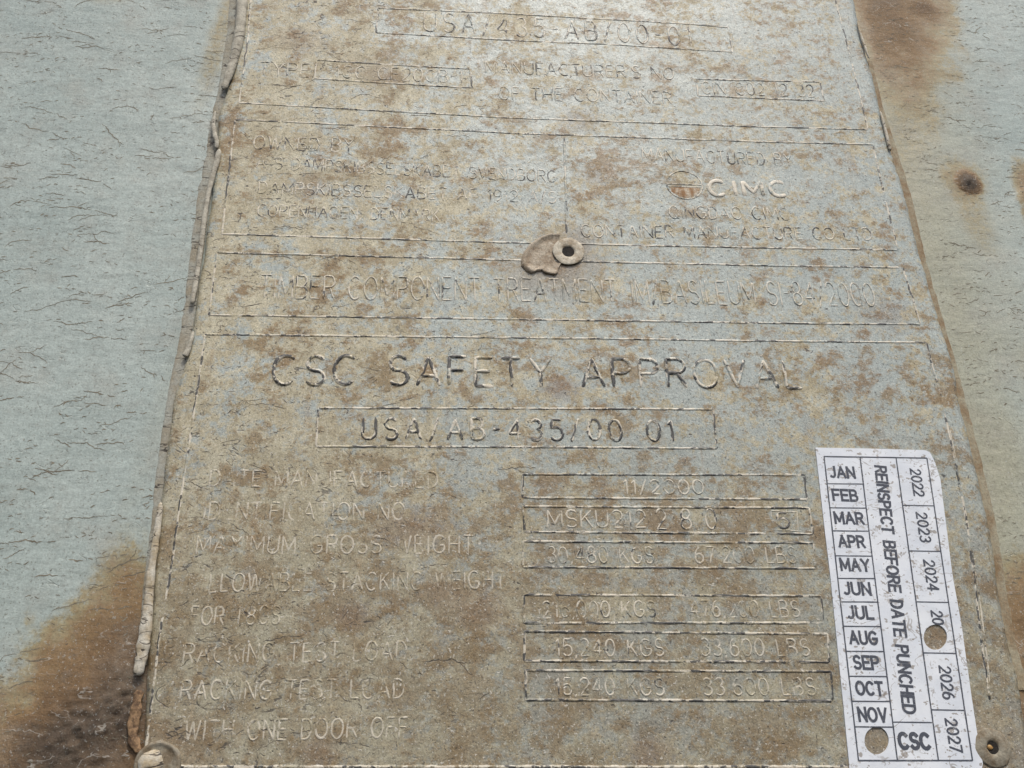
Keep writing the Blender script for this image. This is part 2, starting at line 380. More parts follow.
def lines_for(rnd, count, box, lmin, lmax, w, ok, bowk=0.9):
    out = []
    while count > 0:
        u = rnd.uniform(box[0], box[1]); v = rnd.uniform(box[2], box[3])
        if not ok(u, v): continue
        if nz(u/22, v/22, 40) < rnd.uniform(-0.45, 0.15): continue      # they gather in fields
        L = lmin+(lmax-lmin)*rnd.random()**2.6; ang = rnd.gauss(0.05, 0.28)
        P = wander(u, v, L, rnd, ang, rnd.uniform(-0.2, 1)*bowk)
        out.append((P, w*rnd.uniform(0.55, 1.15)))
        if L > 4 and rnd.random() < 0.4:
            q = P[rnd.randrange(len(P)//4, len(P)-1)]
            out.append((wander(q[0], q[1], L*rnd.uniform(0.2, 0.5), rnd, ang+rnd.choice((-1, 1))*rnd.uniform(0.4, 1.0)), w*0.7))
        if rnd.random() < 0.35:      # the next crack of the same broken line
            q = P[-1]; out.append((wander(q[0]+rnd.uniform(0.6, 1.6), q[1]+rnd.uniform(-0.8, 0.8), L*rnd.uniform(0.3, 0.8), rnd, ang-rnd.uniform(0, 0.4)), w*0.8))
        count -= 1
    return out

# ------------------------------------------------------------------ the door behind the plate
def door_z(u, v):
    z = 0.5*nz(u/90, v/90, 5) + 0.12*nz(u/25, v/25, 2) - 0.4
    for px, py, r, k in ((969, 182, 6, 1.6), (1030, 200, 9, 1.5), (95, 725, 24, 1.6), (120, 690, 12, 1.0), (905, 30, 14, 0.5), (1050, 690, 16, 1.0)):
        cu, cv = at(px, py); d = math.hypot(u-cu, v-cv)/r
        if d < 1:
            q = (1-d*d)**2
            z += k*q*(0.35+0.9*abs(noise.fractal(Vector((u/3.0, v/3.0, 4)), 0.6, 2.0, 5)))
    return z
LE = [(252, -60), (246, -8), (241, 30), (232, 78), (224, 100), (219, 112), (217, 145), (214, 180), (208, 225), (200, 280), (195, 312), (190, 345), (182, 372), (174, 400), (168, 440), (163, 485), (160, 510), (155, 560), (151, 610), (148, 655), (146, 700), (144, 740), (141, 790)]
RE = [(842, -60), (853, -4), (860, 30), (868, 60), (872, 74), (879, 105), (891, 150), (904, 192), (920.5, 257), (933, 299.5), (954, 367), (959, 399), (974, 459), (988, 519), (995.5, 559), (999, 596), (1010.5, 651), (1018, 676), (1026, 730), (1034, 790)]
LEp = [at(x, y, TH) for x, y in LE]; REp = [at(x, y, TH) for x, y in RE]
def edge_u(E, v):
    if v >= E[0][1]: return E[0][0]
    for (u0, v0), (u1, v1) in zip(E, E[1:]):
        if v0 >= v >= v1: return u0+(u1-u0)*(v0-v)/(v0-v1+1e-9)
    return E[-1][0]
LEd = [at(x, y, 0) for x, y in LE]; REd = [at(x, y, 0) for x, y in RE]
def build_door():
    us = []; u = -330
    while u < 400: us.append(u); u += (1.0 if (-160 < u < -55 or 150 < u < 275) else 4.0)
    vs = []; v = -60
    while v < 460: vs.append(v); v += (1.0 if v < 100 or 170 < v < 330 else 3.0)
    V = []; Fc = []
    nu = len(us)
    for v in vs:
        for u in us: V.append(W(u, v, door_z(u, v)))
    for j in range(len(vs)-1):
        for i in range(nu-1):
            a = j*nu+i; Fc.append((a, a+1, a+1+nu, a+nu))
    nf = len(Fc); rnd = random.Random(11)
    okl = lambda u, v: u < edge_u(LEd, v)-2
    okr = lambda u, v: u > edge_u(REd, v)+3
    LN = lines_for(rnd, 430, (-190, -60, 0, 330), 1.5, 15, 0.36, okl)+lines_for(rnd, 560, (-190, -60, 0, 330), 0.6, 2.6, 0.36, okl)
    LN += lines_for(rnd, 330, (150, 275, 0, 350), 1.2, 9, 0.36, okr)+lines_for(rnd, 800, (150, 275, 0, 350), 0.8, 2.6, 0.36, okr)
    ribbons(LN, door_z, V, Fc, 0.05)
    o = link_mesh('door_panel', V, Fc, door_mat)
    o.data.materials.append(crack_mat)
    o.data.polygons.foreach_set('material_index', [0]*nf+[1]*(len(Fc)-nf))
    o['kind'] = 'structure'; o['label'] = 'grey green painted steel container door, finely cracked and rust stained'
    return o
build_door()

# ------------------------------------------------------------------ the data plate
def jit(v, k): return 0.28*nz(v/3.0, k, 0) + 0.45*nz(v/11.0, k, 5)

c0 = at(565, 252, TH)
plate = empty('data_plate', W(c0[0], c0[1], 0), 'embossed CSC SAFETY APPROVAL metal plate, paint worn to tan and grey, riveted to the door', 'data plate')
def build_sheet():
    v0, v1 = max(LEp[-1][1], REp[-1][1])+0.5, min(LEp[0][1], REp[0][1])
    nv = int((v1-v0)/1.5); nu = 170
    V = []; Fc = []
    for j in range(nv+1):
        v = v0+(v1-v0)*j/nv
        a = edge_u(LEp, v)+jit(v, 1); b = edge_u(REp, v)+jit(v, 9)
        V.append(W(a-0.1, v, -1.0))
        for i in range(nu+1):
            t = i/nu; u = a+(b-a)*t
            e = min(t*(b-a), (1-t)*(b-a))
            z = surf(u, v) - 0.55*(1-sm(0, 1.0, e))
            V.append(W(u, v, z))
        V.append(W(b+0.1, v, -1.0))
    n = nu+3
    for j in range(nv):
        for i in range(n-1):
            a = j*n+i; Fc.append((a, a+1, a+1+n, a+n))
    nf = len(Fc); rnd = random.Random(5)
    def ok(u, v):
        a = edge_u(LEp, v); t = (u-a)/120.0
        return t > 0.01 and rnd.random() > t**0.5 and u < edge_u(REp, v)-12
    LN = lines_for(rnd, 150, (-100, 40, 15, 330), 2, 15, 0.30, ok, 0.5)+lines_for(rnd, 330, (-100, 60, 15, 330), 0.8, 3, 0.30, ok)
    ribbons(LN, surf, V, Fc, 0.02)
    o = link_mesh('plate_sheet', V, Fc, plate_mat, plate)
    o.data.materials.append(crack_dark)
    o.data.polygons.foreach_set('material_index', [0]*nf+[1]*(len(Fc)-nf))
    return o
build_sheet()

# ------------------------------------------------------------------ embossing
PROF = [(-1.0, -0.12), (-0.72, 0.22), (-0.42, 0.80), (0.0, 1.0), (0.42, 0.80), (0.72, 0.22), (1.0, -0.12)]
FLAT = [(-1.0, -0.12), (-0.85, 0.55), (-0.62, 0.95), (0.0, 1.0), (0.62, 0.95), (0.85, 0.55), (1.0, -0.12)]
RELIEF = 0.60
class Ridge:
    def __init__(s, hw, h, wob=0.12, gap=0.0, prof=PROF):
        s.hw, s.h, s.wob, s.gap, s.prof = hw, h, wob, gap, prof
        s.V = []; s.F = []; s.UV = []; s.run = 0
    def line(s, pts):         # pts in plate mm
        # resample
        P = [pts[0]]
        for a, b in zip(pts, pts[1:]):
            d = math.hypot(b[0]-a[0], b[1]-a[1]); n = max(1, int(d/0.55))
            for k in range(1, n+1): P.append((a[0]+(b[0]-a[0])*k/n, a[1]+(b[1]-a[1])*k/n))
        if len(P) < 2: return
        base = len(s.V); m = len(s.prof); n = len(P)
        acc = 0.0; L = sum(math.hypot(P[i+1][0]-P[i][0], P[i+1][1]-P[i][1]) for i in range(n-1))
        for i, p in enumerate(P):
            a = P[max(0, i-1)]; b = P[min(n-1, i+1)]
            tx, ty = b[0]-a[0], b[1]-a[1]; l = math.hypot(tx, ty) or 1; tx /= l; ty /= l
            nx, ny = -ty, tx
            if i: acc += math.hypot(p[0]-P[i-1][0], p[1]-P[i-1][1])
            e = sm(-0.15, s.hw*1.1, min(acc, L-acc))
            wx = s.wob*nz(p[0]/2.3, p[1]/2.3, 4)
            hh = s.h*RELIEF*(0.80+0.55*nz(p[0]/5, p[1]/5, 11))*(0.35+0.65*e)
            ww = s.hw*(0.9+0.35*nz(p[0]/3.1, p[1]/3.1, 21))*(0.6+0.4*e)
            if s.gap and nz(p[0]/6.5, p[1]/6.5, 31) > s.gap: hh *= 0.12
            for c, z in s.prof:
                u = p[0]+nx*(c*ww+wx); v = p[1]+ny*(c*ww+wx)
                s.V.append(W(u, v, surf(u, v)+z*hh - (0.03 if abs(c) == 1 else 0)))
                # across coordinate: + on the side that faces up
                s.UV.append((c if ny >= 0 else -c, (s.run+acc)/100.0))
        s.run += L
        for i in range(n-1):
            for j in range(m-1):
                q = base+i*m+j; s.F.append((q+m, q+m+1, q+1, q))
    def build(s, name, mat, label=None):
        o = link_mesh(name, s.V, s.F, mat, plate, s.UV)
        if label: o['label'] = label
        return o

def arc(cx, cy, rx, ry, a0, a1, n=12):
    return [(cx+rx*math.cos(math.radians(a0+(a1-a0)*i/n)), cy+ry*math.sin(math.radians(a0+(a1-a0)*i/n))) for i in range(n+1)]
G = {}   # glyphs in a box 0..w by 0..1
G['A'] = (0.72, [[(0, 0), (0.36, 1)], [(0.36, 1), (0.72, 0)], [(0.13, 0.34), (0.59, 0.34)]])
G['B'] = (0.62, [[(0, 0), (0, 1)], [(0, 1), (0.34, 1)]+arc(0.34, 0.76, 0.22, 0.24, 90, -90)+[(0, 0.52)], [(0, 0.52), (0.36, 0.52)]+arc(0.36, 0.26, 0.26, 0.26, 90, -90)+[(0, 0)]])
G['C'] = (0.70, [arc(0.37, 0.5, 0.37, 0.5, 48, 312, 20)])
G['D'] = (0.64, [[(0, 0), (0, 1)], [(0, 1), (0.25, 1)]+arc(0.25, 0.5, 0.39, 0.5, 90, -90, 16)+[(0, 0)]])
G['E'] = (0.56, [[(0, 0), (0, 1)], [(0, 1), (0.56, 1)], [(0, 0.52), (0.48, 0.52)], [(0, 0), (0.56, 0)]])
G['F'] = (0.54, [[(0, 0), (0, 1)], [(0, 1), (0.54, 1)], [(0, 0.52), (0.46, 0.52)]])
G['G'] = (0.74, [arc(0.38, 0.5, 0.38, 0.5, 48, 330, 20)+[(0.72, 0.44)], [(0.72, 0.44), (0.42, 0.44)]])
G['H'] = (0.64, [[(0, 0), (0, 1)], [(0.64, 0), (0.64, 1)], [(0, 0.52), (0.64, 0.52)]])
G['I'] = (0.06, [[(0.03, 0), (0.03, 1)]])
G['K'] = (0.62, [[(0, 0), (0, 1)], [(0.58, 1), (0, 0.38)], [(0.2, 0.60), (0.62, 0)]])
G['L'] = (0.50, [[(0, 1), (0, 0)], [(0, 0), (0.5, 0)]])
G['M'] = (0.78, [[(0, 0), (0, 1)], [(0, 1), (0.39, 0.2)], [(0.39, 0.2), (0.78, 1)], [(0.78, 1), (0.78, 0)]])
G['N'] = (0.66, [[(0, 0), (0, 1)], [(0, 1), (0.66, 0)], [(0.66, 0), (0.66, 1)]])
G['O'] = (0.76, [arc(0.38, 0.5, 0.38, 0.5, 90, 450, 26)])
G['P'] = (0.60, [[(0, 0), (0, 1)], [(0, 1), (0.34, 1)]+arc(0.34, 0.74, 0.26, 0.26, 90, -90)+[(0, 0.48)]])
G['Q'] = (0.76, [arc(0.38, 0.5, 0.38, 0.5, 90, 450, 26), [(0.46, 0.22), (0.74, -0.04)]])
G['R'] = (0.62, [[(0, 0), (0, 1)], [(0, 1), (0.34, 1)]+arc(0.34, 0.75, 0.26, 0.25, 90, -90)+[(0, 0.5)], [(0.32, 0.5), (0.62, 0)]])
G['S'] = (0.60, [arc(0.31, 0.745, 0.27, 0.255, 30, 270, 14)+arc(0.31, 0.25, 0.29, 0.25, 90, -150, 14)[1:]])
G['T'] = (0.62, [[(0, 1), (0.62, 1)], [(0.31, 1), (0.31, 0)]])
G['U'] = (0.64, [[(0, 1), (0, 0.3)]+arc(0.32, 0.3, 0.32, 0.3, 180, 360, 12)+[(0.64, 1)]])
G['V'] = (0.68, [[(0, 1), (0.34, 0)], [(0.34, 0), (0.68, 1)]])
G['W'] = (0.92, [[(0, 1), (0.23, 0)], [(0.23, 0), (0.46, 0.95)], [(0.46, 0.95), (0.69, 0)], [(0.69, 0), (0.92, 1)]])
G['X'] = (0.66, [[(0, 0), (0.66, 1)], [(0, 1), (0.66, 0)]])
G['Y'] = (0.66, [[(0, 1), (0.33, 0.5)], [(0.66, 1), (0.33, 0.5)], [(0.33, 0.5), (0.33, 0)]])
G['0'] = (0.62, [arc(0.31, 0.5, 0.31, 0.5, 90, 450, 24)])
G['1'] = (0.24, [[(0, 0.8), (0.2, 1)], [(0.2, 1), (0.2, 0)]])
G['2'] = (0.58, [arc(0.29, 0.71, 0.28, 0.29, 165, -35, 14)+[(0, 0)], [(0, 0), (0.58, 0)]])
G['3'] = (0.56, [arc(0.27, 0.76, 0.25, 0.24, 150, -80, 12), arc(0.27, 0.27, 0.29, 0.27, 80, -150, 14)])
G['4'] = (0.62, [[(0.46, 0), (0.46, 1)], [(0.46, 1), (0, 0.3)], [(0, 0.3), (0.62, 0.3)]])
G['5'] = (0.58, [[(0.52, 1), (0.08, 1)], [(0.08, 1), (0.04, 0.54)], arc(0.28, 0.32, 0.30, 0.32, 130, -150, 16)])
G['6'] = (0.60, [arc(0.30, 0.30, 0.29, 0.30, 0, 360, 20), arc(0.42, 0.36, 0.41, 0.64, 95, 175, 10)])
G['7'] = (0.56, [[(0, 1), (0.56, 1)], [(0.56, 1), (0.18, 0)]])
G['8'] = (0.60, [arc(0.30, 0.75, 0.24, 0.25, 90, 450, 18), arc(0.30, 0.26, 0.30, 0.26, 90, 450, 20)])
G['9'] = (0.60, [arc(0.30, 0.70, 0.29, 0.30, 0, 360, 20), arc(0.18, 0.64, 0.41, 0.64, -85, -5, 10)])
G['/'] = (0.40, [[(0, -0.08), (0.40, 1.06)]])
G['-'] = (0.34, [[(0, 0.5), (0.34, 0.5)]])
G['.'] = (0.06, [[(0.0, 0.0), (0.06, 0.06)]])
G[','] = (0.10, [[(0.08, 0.08), (0.0, -0.14)]])
G["'"] = (0.06, [[(0.05, 1), (0.0, 0.76)]])
G[' '] = (0.42, [])

def text(s, p0, p1, hpx, hw=0.48, h=0.32, mat=None, gap=0.0, spacing=0.24, prof=PROF, label=None, join=None, name='embossed_lettering'):
    """one line of embossed capitals; p0 and p1 are the ends of its baseline, hpx the cap height"""
    a = at(p0[0], p0[1], TH); b = at(p1[0], p1[1], TH); c = at(p0[0]-(0.14*hpx if p0[0] < 512 else -0.1*hpx), p0[1]-hpx, TH)
    H = math.hypot(c[1]-a[1], 0)
    dx, dy = b[0]-a[0], b[1]-a[1]; L = math.hypot(dx, dy); dx /= L; dy /= L
    units = sum(G[ch][0] for ch in s) + spacing*(len(s)-1)
    k = L/units                      # horizontal scale
    r = join or Ridge(hw, h, gap=gap, prof=prof)
    x = 0
    for ch in s:
        w, st = G[ch]
        jy = random.uniform(-0.02, 0.02)*H; jr = random.uniform(-0.012, 0.012)
        for pl in st:
            r.line([(a[0]+dx*(x+q[0])*k - dy*q[1]*H + jr*q[1]*H, a[1]+dy*(x+q[0])*k + dx*q[1]*H + jy) for q in pl])
        x += w+spacing
    if join: return r
    return r.build(name, mat or ridge_mid, label)

def frame(pts, closed=True, hw=0.58, h=0.38, mat=None, gap=0.42):
    r = Ridge(hw, h, wob=0.10, gap=gap)
    P = [at(x, y, TH) for x, y in pts]
    if closed: P.append(P[0])
    for a, b in zip(P, P[1:]): r.line([a, b])
    return r.build('embossed_border', mat or ridge_strong)

# borders
frame([(252, -20), (248, 37), (239, 103), (512, 117.8), (768, 127), (868, 129.5), (855.5, 77.5), (849, 51), (835.5, 0), (828, -30)], False)
frame([(235, 120), (256, 120.5), (512, 133), (768, 142), (873, 144.5), (883, 190), (898, 250), (768, 248), (512, 242.8), (256, 235), (222, 234), (229, 172)])
r = Ridge(0.62, 0.4); r.line([at(564, 137, TH), at(565.5, 180, TH)]); r.line([at(565.5, 180, TH), at(566.5, 233, TH)]); r.build('embossed_border', ridge_strong)
frame([(217, 252.5), (512, 260), (768, 265.7), (903, 267.7), (920.5, 324.5), (768, 323), (512, 319), (208.8, 315)])
frame([(141, 790), (155, 676), (160, 633), (172.5, 561), (180.5, 499), (187.5, 454), (197.5, 389), (205, 334.5), (512, 337.5), (768, 341), (926, 342.5), (935.5, 377), (945.5, 416.5), (962, 496.5), (967, 526.5), (974, 575), (984, 660), (990, 700)], False)
frame([(950, 430), (967, 520), (980, 600), (988, 665), (991, 700)], False, 0.4, 0.25, ridge_mid, 0.25)
frame([(141, 767), (400, 767), (770, 767), (848, 767)], False, 0.7, 0.5)
frame([(378, 8), (512, 14), (690, 24), (728, 27.5), (732.5, 52), (620, 45), (512, 40.5), (376, 32.5)])
frame([(316.5, 60), (470, 69), (472, 88), (314.5, 78.5)])
frame([(696.5, 79), (820, 82), (824, 101), (698, 95.5)])
frame([(318.5, 408), (512, 408.5), (713, 409.5), (717, 448.5), (512, 447), (316, 446.5)], hw=0.58, h=0.4)
for q in ([(522.5, 474.5), (804, 475), (807, 499.5), (523, 497.8)], [(522.5, 506.5), (809, 508), (812.5, 534), (525, 532)],
          [(523, 541.5), (813.5, 543), (815, 568.5), (523, 567)], [(524, 594.8), (821, 596), (823, 623), (524, 623)],
          [(524.5, 631.5), (827.5, 634), (829, 662), (524.5, 661)], [(525.8, 670.5), (831.7, 671.5), (832, 701), (525.8, 700)]):
    frame(q, hw=0.58, h=0.42, mat=ridge_box, gap=0.34)
frame([(771, 511), (797, 512), (798, 531), (772, 530)], hw=0.35, h=0.22, mat=ridge_faint)

# top block
text('USA/435-AB/00-01', (424, 31), (692, 46), 19, 0.62, 0.42, ridge_strong, spacing=0.42)
text('TYPE', (259, 75), (309, 77), 13, 0.46, 0.36, ridge_fine)
text('1CC CF20CB-1', (335, 77), (462, 83), 12, 0.46, 0.36, ridge_fine)
text("MANUFACTURER'S NO.", (486, 73), (678, 79.5), 12, 0.46, 0.36, ridge_fine)
text('OF THE CONTAINER', (499, 99), (672, 104), 12.5, 0.46, 0.36, ridge_fine)
text('CIN C02 12 32', (703, 93.5), (815, 97), 12, 0.46, 0.36, ridge_fine)
# owner
text('OWNED BY', (253, 149), (353, 152), 13, 0.46, 0.36, ridge_fine, gap=0.35)
text('A/S DAMPSKIBSSELSKABET SVENDBORG', (256, 168), (556, 182), 11.5, 0.42, 0.34, ridge_fine, gap=0.28)
text('DAMPSKIBSSELSKABET AF 1912 A/S', (258, 193), (556, 203), 11.5, 0.42, 0.34, ridge_fine, gap=0.28)
text('COPENHAGEN, DENMARK', (257, 216), (439, 221), 11.5, 0.42, 0.34, ridge_fine, gap=0.28)
# maker
text('MANUFACTURED BY', (643, 160), (793, 166), 12, 0.46, 0.36, ridge_fine)
text('QINGDAO CIMC', (670, 218), (790, 220), 12, 0.46, 0.36, ridge_fine)
text('CONTAINER MANUFACTURE CO.,LTD.', (582, 237), (876, 240), 12, 0.46, 0.36, ridge_fine)
# treatment line
text('TIMBER COMPONENT TREATMENT', (259, 298), (617, 302), 23, 0.50, 0.48, ridge_mid, spacing=0.22)
text('IM/BASILEUM SI-84/2000', (633, 303), (876, 306), 23, 0.50, 0.48, ridge_mid, spacing=0.22)
# title
text('CSC SAFETY APPROVAL', (272, 384), (802, 388.5), 29, 0.90, 0.85, ridge_title, spacing=0.30)
text('USA/AB-435/00 01', (362, 439), (674, 441), 21, 0.74, 0.62, ridge_title, spacing=0.46)
# table labels
for t, a, b, h, g in (('DATE MANUFACTURED', (209, 486), (437, 488), 16, .18), ('IDENTIFICATION NO.', (203, 519), (409, 520), 17, .12), ('MAXIMUM GROSS WEIGHT', (196, 554), (473, 553), 18, .12),
                   ('ALLOWABLE STACKING WEIGHT', (194, 592), (505, 589), 18, .18), ('FOR 1.8GS', (190, 625), (279, 624), 18, .12), ('RACKING TEST LOAD', (183, 663), (406, 660), 19, .16),
                   ('RACKING TEST LOAD', (180, 700), (403, 698), 19, .16), ('WITH ONE DOOR OFF', (184, 741), (407, 737), 20, .2)):
    text(t, a, b, h, 0.46, 0.30, ridge_faint, gap=g-0.05, spacing=0.27)
# table values
text('11/2000', (624, 494), (704, 494), 14, 0.46, 0.34, ridge_mid)
text('MSKU212', (548, 527), (646, 527), 17, 0.46, 0.34, ridge_mid)
text('2 8 0', (657, 529), (717, 529), 20, 0.52, 0.38, ridge_strong)
text('5', (778, 528), (790, 528), 15, 0.62, 0.36, ridge_strong)
for k, (v1, x0, x1, v2, x2, x3, y, h) in enumerate((('30,480 KGS', 548, 654, '67,200 LBS', 696, 797, 563, 16), ('216,000 KGS', 543, 656, '476,200 LBS', 691, 800, 617, 16),
                                   ('15,240 KGS', 556, 664, '33,600 LBS', 702, 810, 656, 17), ('15,240 KGS', 556, 664, '33,600 LBS', 704, 816, 695, 17))):
    text(v1, (x0, y), (x1, y), h, 0.44, 0.34, ridge_mid, gap=0.2, spacing=0.26)
    text(v2, (x2, y), (x3, y), h, 0.44, 0.32, ridge_faint, gap=0.22, spacing=0.26)

# maker's emblem: ring, bar, worn lower half, heavy initials
def emblem():
    cu, cv = at(684.5, 185, TH); ru = at(702, 185, TH)[0]-cu; rv = cv-at(684.5, 199, TH)[1]
    r = Ridge(0.42, 0.34); r.line([(cu+ru*math.cos(a*math.pi/20), cv+rv*math.sin(a*math.pi/20)) for a in range(41)])
    r.line([(cu-ru*1.05, cv+0.35), (cu+ru, cv+0.35)]); r.line([(cu-ru*0.95, cv-0.9), (cu+ru*0.9, cv-0.9)])
    r.build('embossed_emblem', ridge_strong)
    V = []; Fc = []
    n, m = 28, 7
    for j in range(m+1):
        for i in range(n+1):
            a = math.pi + math.pi*i/n; q = j/m
            rr = 0.86*(1+0.10*nz(i/3.0, 5, 2))
            u = cu+ru*rr*q*math.cos(a); v = cv-1.3+(rv*rr-0.6)*q*math.sin(a)
            V.append(W(u, v, surf(u, v)+0.28*(1-q**4)+0.10*nz(u, v, 3)-0.05))
    for j in range(m):
        for i in range(n):
            a = j*(n+1)+i; Fc.append((a, a+1, a+n+2, a+n+1))
    link_mesh('emblem_fill', V, Fc, simple_mat('bare_primer', (0.30, 0.17, 0.08), (0.62, 0.57, 0.46), 2.6, 0.7), plate)
emblem()
block_mat = plate_material('worn_block_letters', True, 0.40, 0.60, 0.92, 1.25)
text('CIMC', (710.5, 195.5), (788, 196), 14.5, 1.0, 0.60, block_mat, spacing=0.34, prof=FLAT)

# ------------------------------------------------------------------ rivets, lifted paint
def lathe(name, cu, cv, prof, mat, parent, base=0.0, seg=48, wob=0.0, seed=0, sy=1.0):
    V = []; Fc = []
    for r_, z in prof:
        for i in range(seg):
            a = 2*math.pi*i/seg
            k = 1+wob*nz(math.cos(a)*1.5+seed, math.sin(a)*1.5, r_*0.2)
            u = cu+r_*k*math.cos(a); v = cv+r_*k*sy*math.sin(a)
            V.append(W(u, v, base+z+wob*1.2*nz(u/1.5, v/1.5, seed)))
    m = len(prof)
    for j in range(m-1):
        for i in range(seg):
            Fc.append((j*seg+i, (j+1)*seg+i, (j+1)*seg+(i+1) % seg, j*seg+(i+1) % seg))
    Fc.append([(m-1)*seg+i for i in range(seg)][::-1])
    return link_mesh(name, V, [tuple(reversed(f)) for f in Fc], mat, parent)
cu, cv = at(568.5, 250.5, TH+1.2)
rv = lathe('rivet', cu, cv, [(5.3, -0.6), (5.75, 0.45), (5.85, 0.68), (5.65, 0.80), (4.9, 0.84), (3.8, 0.85), (3.0, 0.72), (2.35, 0.55), (2.15, 0.2), (2.1, 0.05)], rivet_mat, plate, TH, 56, 0.07, 3, 0.97)
rv['label'] = 'cream rivet with a dark open core in the middle of the plate'
lathe('rivet_hole_shade', cu, cv, [(2.35, 0.42), (1.2, 0.30), (0.2, 0.28)], hole_shade_mat, rv, TH, 24)  # disc closing the hole, its depth shade put into the colour
def flap():
    """lifted disc of old paint left of the middle rivet, with a raised rim and a broken lower edge"""
    c = at(556, 253.5, TH)
    out = [(560, 233), (550, 232), (540, 236), (530, 243), (523, 252), (520.5, 260), (521, 266), (526, 271), (531, 273.5), (535, 271.5), (540, 271), (541.5, 269.5), (544, 272), (549, 273.5), (555, 274.5), (557.5, 272.5), (559, 267), (562, 262)]
    P = [at(x, y, TH+0.6) for x, y in out]
    # densify
    D = []
    for a, b in zip(P, P[1:]):
        for k in range(4): D.append((a[0]+(b[0]-a[0])*k/4, a[1]+(b[1]-a[1])*k/4))
    D.append(P[-1])
    V = []; Fc = []; m = 12; n = len(D)
    for j in range(m+1):
        q = j/m
        for i, (x, y) in enumerate(D):
            u = c[0]+(x-c[0])*q; v = c[1]+(y-c[1])*q
            t = i/n
            rim = 0.85*math.exp(-((q-0.90)/0.085)**2)*(1-sm(0.40, 0.62, t))
            low = 0.42*sm(0.6, 1.0, q)*sm(0.42, 0.6, t)
            z = 0.22+rim+low+0.16*nz(u/1.7, v/1.7, 7)
            if j == m and t < 0.6: z = -0.1
            V.append(W(u, v, surf(u, v)+z))
    for i, (x, y) in enumerate(D):       # the broken edge drops straight down
        V.append(W(x, y, surf(x, y)+(-0.2)))
    for j in range(m+1):
        for i in range(n-1):
            a = j*n+i; Fc.append((a, a+1, a+n+1, a+n))
    o = link_mesh('lifted_paint_flake', V, Fc, flap_mat, plate)
    o['label'] = 'curled disc of lifted brown paint beside the middle rivet'
flap()
cu, cv = at(994, 747.5, TH+1.0)
o = lathe('rivet', cu, cv, [(5.6, -0.5), (5.45, 0.25), (5.0, 0.42), (4.3, 0.50), (3.9, 0.66), (2.8, 0.70), (2.2, 0.62), (1.8, 0.4), (1.7, 0.2)], rivet_dirty, plate, TH, 48, 0.07, 9)
o['label'] = 'dirt covered rivet with an open core at the lower right corner'
lathe('rivet_hole_shade', cu, cv, [(2.0, 0.36), (1.0, 0.26), (0.1, 0.26)], hole_shade_mat, o, TH, 20)  # shade of this rivet's hole, painted as a black disc
lathe('rivet_mandrel', cu-0.8, cv+0.1, [(0.8, 0.2), (0.7, 0.5), (0.3, 0.62), (0.1, 0.63)], orange_mat, o, TH, 16, 0.1, 2)
cu, cv = at(157, 765, TH+1.0)
o = lathe('rivet', cu, cv, [(6.1, -0.8), (6.2, 0.5), (5.9, 1.0), (5.3, 1.1), (4.9, 0.75), (3.6, 0.8), (1.6, 1.0), (0.2, 1.0)], rivet_dirty, plate, TH, 48, 0.05, 5)
o['label'] = 'dirty rimmed rivet head at the lower left corner'
cu, cv = at(149, 764, TH+1.5)
lathe('rivet_mandrel', cu, cv, [(3.6, -0.2), (3.3, 0.6), (2.3, 1.2), (1.0, 1.5), (0.2, 1.55)], bead_cream, o, TH+0.6, 24, 0.22, 15)

# ------------------------------------------------------------------ sealant along the plate's edges
def tube(name, pts, mat, n0=1.0, flat=0.6, label=None, wob=0.08):
    """bead along photo points (px, py, radius in px); sits on the edge at height n0"""
    P = []
    for (x, y, r_) in pts:
        u, v = at(x, y, n0); e = at(x+r_, y, n0); P.append((u, v, abs(e[0]-u)*0.9))
    Q = []
    for i in range(len(P)-1):
        p0 = P[max(0, i-1)]; p1 = P[i]; p2 = P[i+1]; p3 = P[min(len(P)-1, i+2)]
        for k in range(9):
            t = k/9
            Q.append([0.5*((2*p1[c])+(-p0[c]+p2[c])*t+(2*p0[c]-5*p1[c]+4*p2[c]-p3[c])*t*t+(-p0[c]+3*p1[c]-3*p2[c]+p3[c])*t**3) for c in range(3)])
    Q.append(list(P[-1]))
    V = []; Fc = []; seg = 14
    n = len(Q)
    for i, (u, v, r_) in enumerate(Q):
        a = Q[max(0, i-1)]; b = Q[min(n-1, i+1)]; tx, ty = b[0]-a[0], b[1]-a[1]; l = math.hypot(tx, ty) or 1
        nx, ny = ty/l, -tx/l
        r_ = r_*(1+0.22*nz(u/2.5, v/2.5, 5))*(0.35+0.65*sm(-0.5, 2.5, min(i, n-1-i)))
        for k in range(seg):
            a_ = 2*math.pi*k/seg
            c, s_ = math.cos(a_), math.sin(a_)
            w = 1+wob*nz(u/1.3+c, v/1.3+s_, 2)
            V.append(W(u+nx*c*r_*w, v+ny*c*r_*w, n0+0.3+s_*r_*flat*w))
    for i in range(n-1):
        for k in range(seg):
            Fc.append((i*seg+k, i*seg+(k+1) % seg, (i+1)*seg+(k+1) % seg, (i+1)*seg+k))
    Fc.append(tuple(range(seg))[::-1]); Fc.append(tuple((n-1)*seg+k for k in range(seg)))
    o = link_mesh(name, V, Fc, mat, plate)
    if label: o['label'] = label
    return o
tube('sealant_bead', [(244, -40, 6.5), (243, -10, 6.3), (241.5, 14, 6.2), (239, 38, 6), (234, 60, 5.6), (228, 78, 4.6), (223.5, 90, 3.2)], bead_mat, 1.4, label='thick curled grey sealant bead at the top left edge')
tube('sealant_bead', [(215.5, 112, 1.5), (213.5, 124, 2.2), (215, 136, 2.6), (217, 142, 2.6), (216.5, 149, 2.0)], bead_mat, 1.2)
